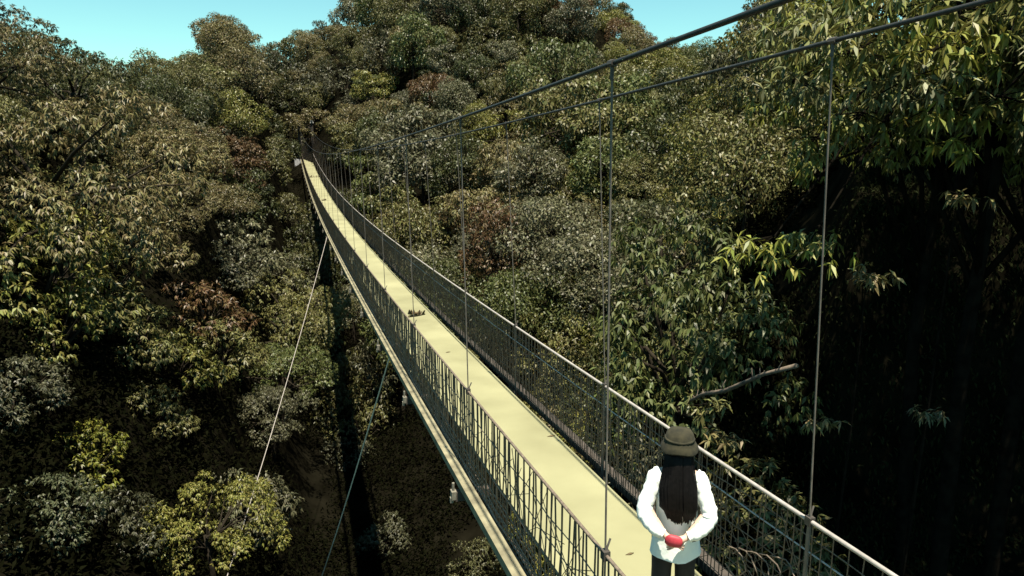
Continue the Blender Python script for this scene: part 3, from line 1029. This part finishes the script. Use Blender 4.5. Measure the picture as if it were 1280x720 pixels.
# red pouch held behind the back
PB = MB()
PB.loft([ring(0, 0, z, rx, ry, 12, wob=.05, seed=2) for z, rx, ry in ((-.045, .05, .014), (-.03, .066, .022), (.0, .07, .026), (.03, .062, .022), (.045, .045, .012))])
loc = Matrix.LocRotScale(PR.location, PR.rotation_euler, PR.scale) @ Vector((-.015, -.30, .90))
po = PB.build('pouch', M_RED, None, True, loc)
po.rotation_euler = (0, .15, HEAD)
tag(po, 'small red pouch held in both hands behind the white blouse', 'pouch')

# pale broken branch sticking out of the bank
a, b = sight(850, 507, 18.5), sight(996, 457, 14.2)
ctr = (a + b) / 2
br = MB().tube([a - ctr, (a - ctr) * .5 + Vector((0, 0, .1)), (a - ctr) * .1 + Vector((0, 0, -.02)), (b - ctr) * .5 + Vector((.03, 0, .07)), b - ctr], [.03, .05, .055, .045, .05], 7)
q = random.Random(6)
for k in range(9):
    w0 = (a - ctr).lerp(b - ctr, q.uniform(.1, .9))
    br.tube([w0, w0 + Vector((q.uniform(-.2, .2), q.uniform(-.2, .2), q.uniform(.1, .4)))], [.02, .006], 5)
br = br.build('broken_branch', M_PALEBARK, None, True, ctr)
tag(br, 'pale broken branch poking out of the dark undergrowth on the right bank', 'branch')

# ------------------------------------------------------------------ what each tree is and where it stands
ORD = ['first', 'second', 'third', 'fourth', 'fifth', 'sixth', 'seventh', 'eighth', 'ninth', 'tenth']
BANKN = set(o.name for o in BT)
zones = {}
for t in TREES + BUSHES:
    u, v = photo_uv(t['x'], t['y'], t['z'])
    t['u'], t['v'] = u, v
    xc, d = world_to_cam(t['x'], t['y'])
    sl_ = xc / d
    if t['o'].name in BANKN: z = 'above the dark bank'
    elif sl_ < -.36: z = 'on the near left slope' if d < 42 else 'on the upper left ridge'
    elif sl_ < -.2: z = 'by the far bridge end'
    elif sl_ < .0: z = 'on the central hillside'
    elif sl_ < .17: z = 'behind the tall hangers'
    else: z = 'right of the hangers'
    zones.setdefault((z, 'kind' in t), []).append(t)
for (z, tree_), L in zones.items():
    L.sort(key=lambda t: t['v'])
    for i in range(0, len(L), 9):
        row = sorted(L[i:i + 9], key=lambda t: t['u'])
        tier = i // 9
        tn = 'top tier' if tier == 0 else ORD[tier] + ' tier down'
        for k, t in enumerate(row):
            size = 'large ' if t['scale'] > 1.12 else ('small ' if t['scale'] < .92 else '')
            tag(t['o'], '%s%s %s %s, %s, %s from left' % (size, t['colour'], 'tree' if tree_ else 'bush', z, tn, ORD[k]),
                'tree' if tree_ else 'bush', 'forest trees on the slopes' if tree_ else 'bushes filling the gaps between trees')

# ------------------------------------------------------------------ litter on the deck
M_DRY = mat('dry_leaf', (0.10, 0.07, 0.03), 0.8, 0.4, 20)
def litter(name, u, v, d, build, label, cat, h=.0, group=None):
    for q in np.arange(2, 125, .02):
        p = sight(u, v, float(q))
        if p.z < zdeck(p.y) + h: break
    o = build().build(name, M_DRY, None, False, p)
    tag(o, label, cat, group)
    return o
def leaf_litter(L):
    def f():
        mb = MB()
        mb.loft([[(-L * .5, 0, .006), (-L * .5, .005, .01), (-L * .5, -.004, .012)], [(0, -L * .2, .02), (0, L * .2, .014), (0, 0, .03)], [(L * .5, 0, .012), (L * .5, .004, .02), (L * .5, -.003, .022)]])
        return mb
    return f
def twig_litter(L, sd):
    def f():
        q = random.Random(sd)
        mb = MB().tube([(-L, 0, .03), (0, .05 * L, .10 * L + .03), (L, -.1 * L, .06)], [.02, .03, .012], 5)
        for k in range(14):
            a = Vector((q.uniform(-L, L), q.uniform(-.1, .1) * L, .08))
            mb.tube([a, a + Vector((q.uniform(-.3, .3) * L, q.uniform(-.5, .5) * L, q.uniform(.1, .6) * L))], [.03, .008], 4)
        return mb
    return f
litter('fallen_branch', 393, 222, 80, twig_litter(.55, 3), 'dark fallen branch lying across the deck close to the far bridge end', 'branch')
litter('fallen_branch', 405, 251, 60, twig_litter(.2, 5), 'small dark twig bundle on the deck short of the far bridge end', 'branch')
litter('dry_branch', 521, 397, 12, twig_litter(.16, 8), 'small dry twig caught at the side handrail at the third hanger', 'branch', h=1.1)
litter('fallen_leaf', 689, 546, 9, leaf_litter(.12), 'dry leaf on the deck edge under the net, beyond the person', 'leaf')
litter('fallen_leaf', 787, 694, 5, leaf_litter(.09), 'curled dry leaf on the deck beside the person in white', 'leaf')
litter('fallen_leaf', 560, 441, 12, leaf_litter(.10), 'tiny dry leaf on the middle of the deck between two hangers', 'leaf')
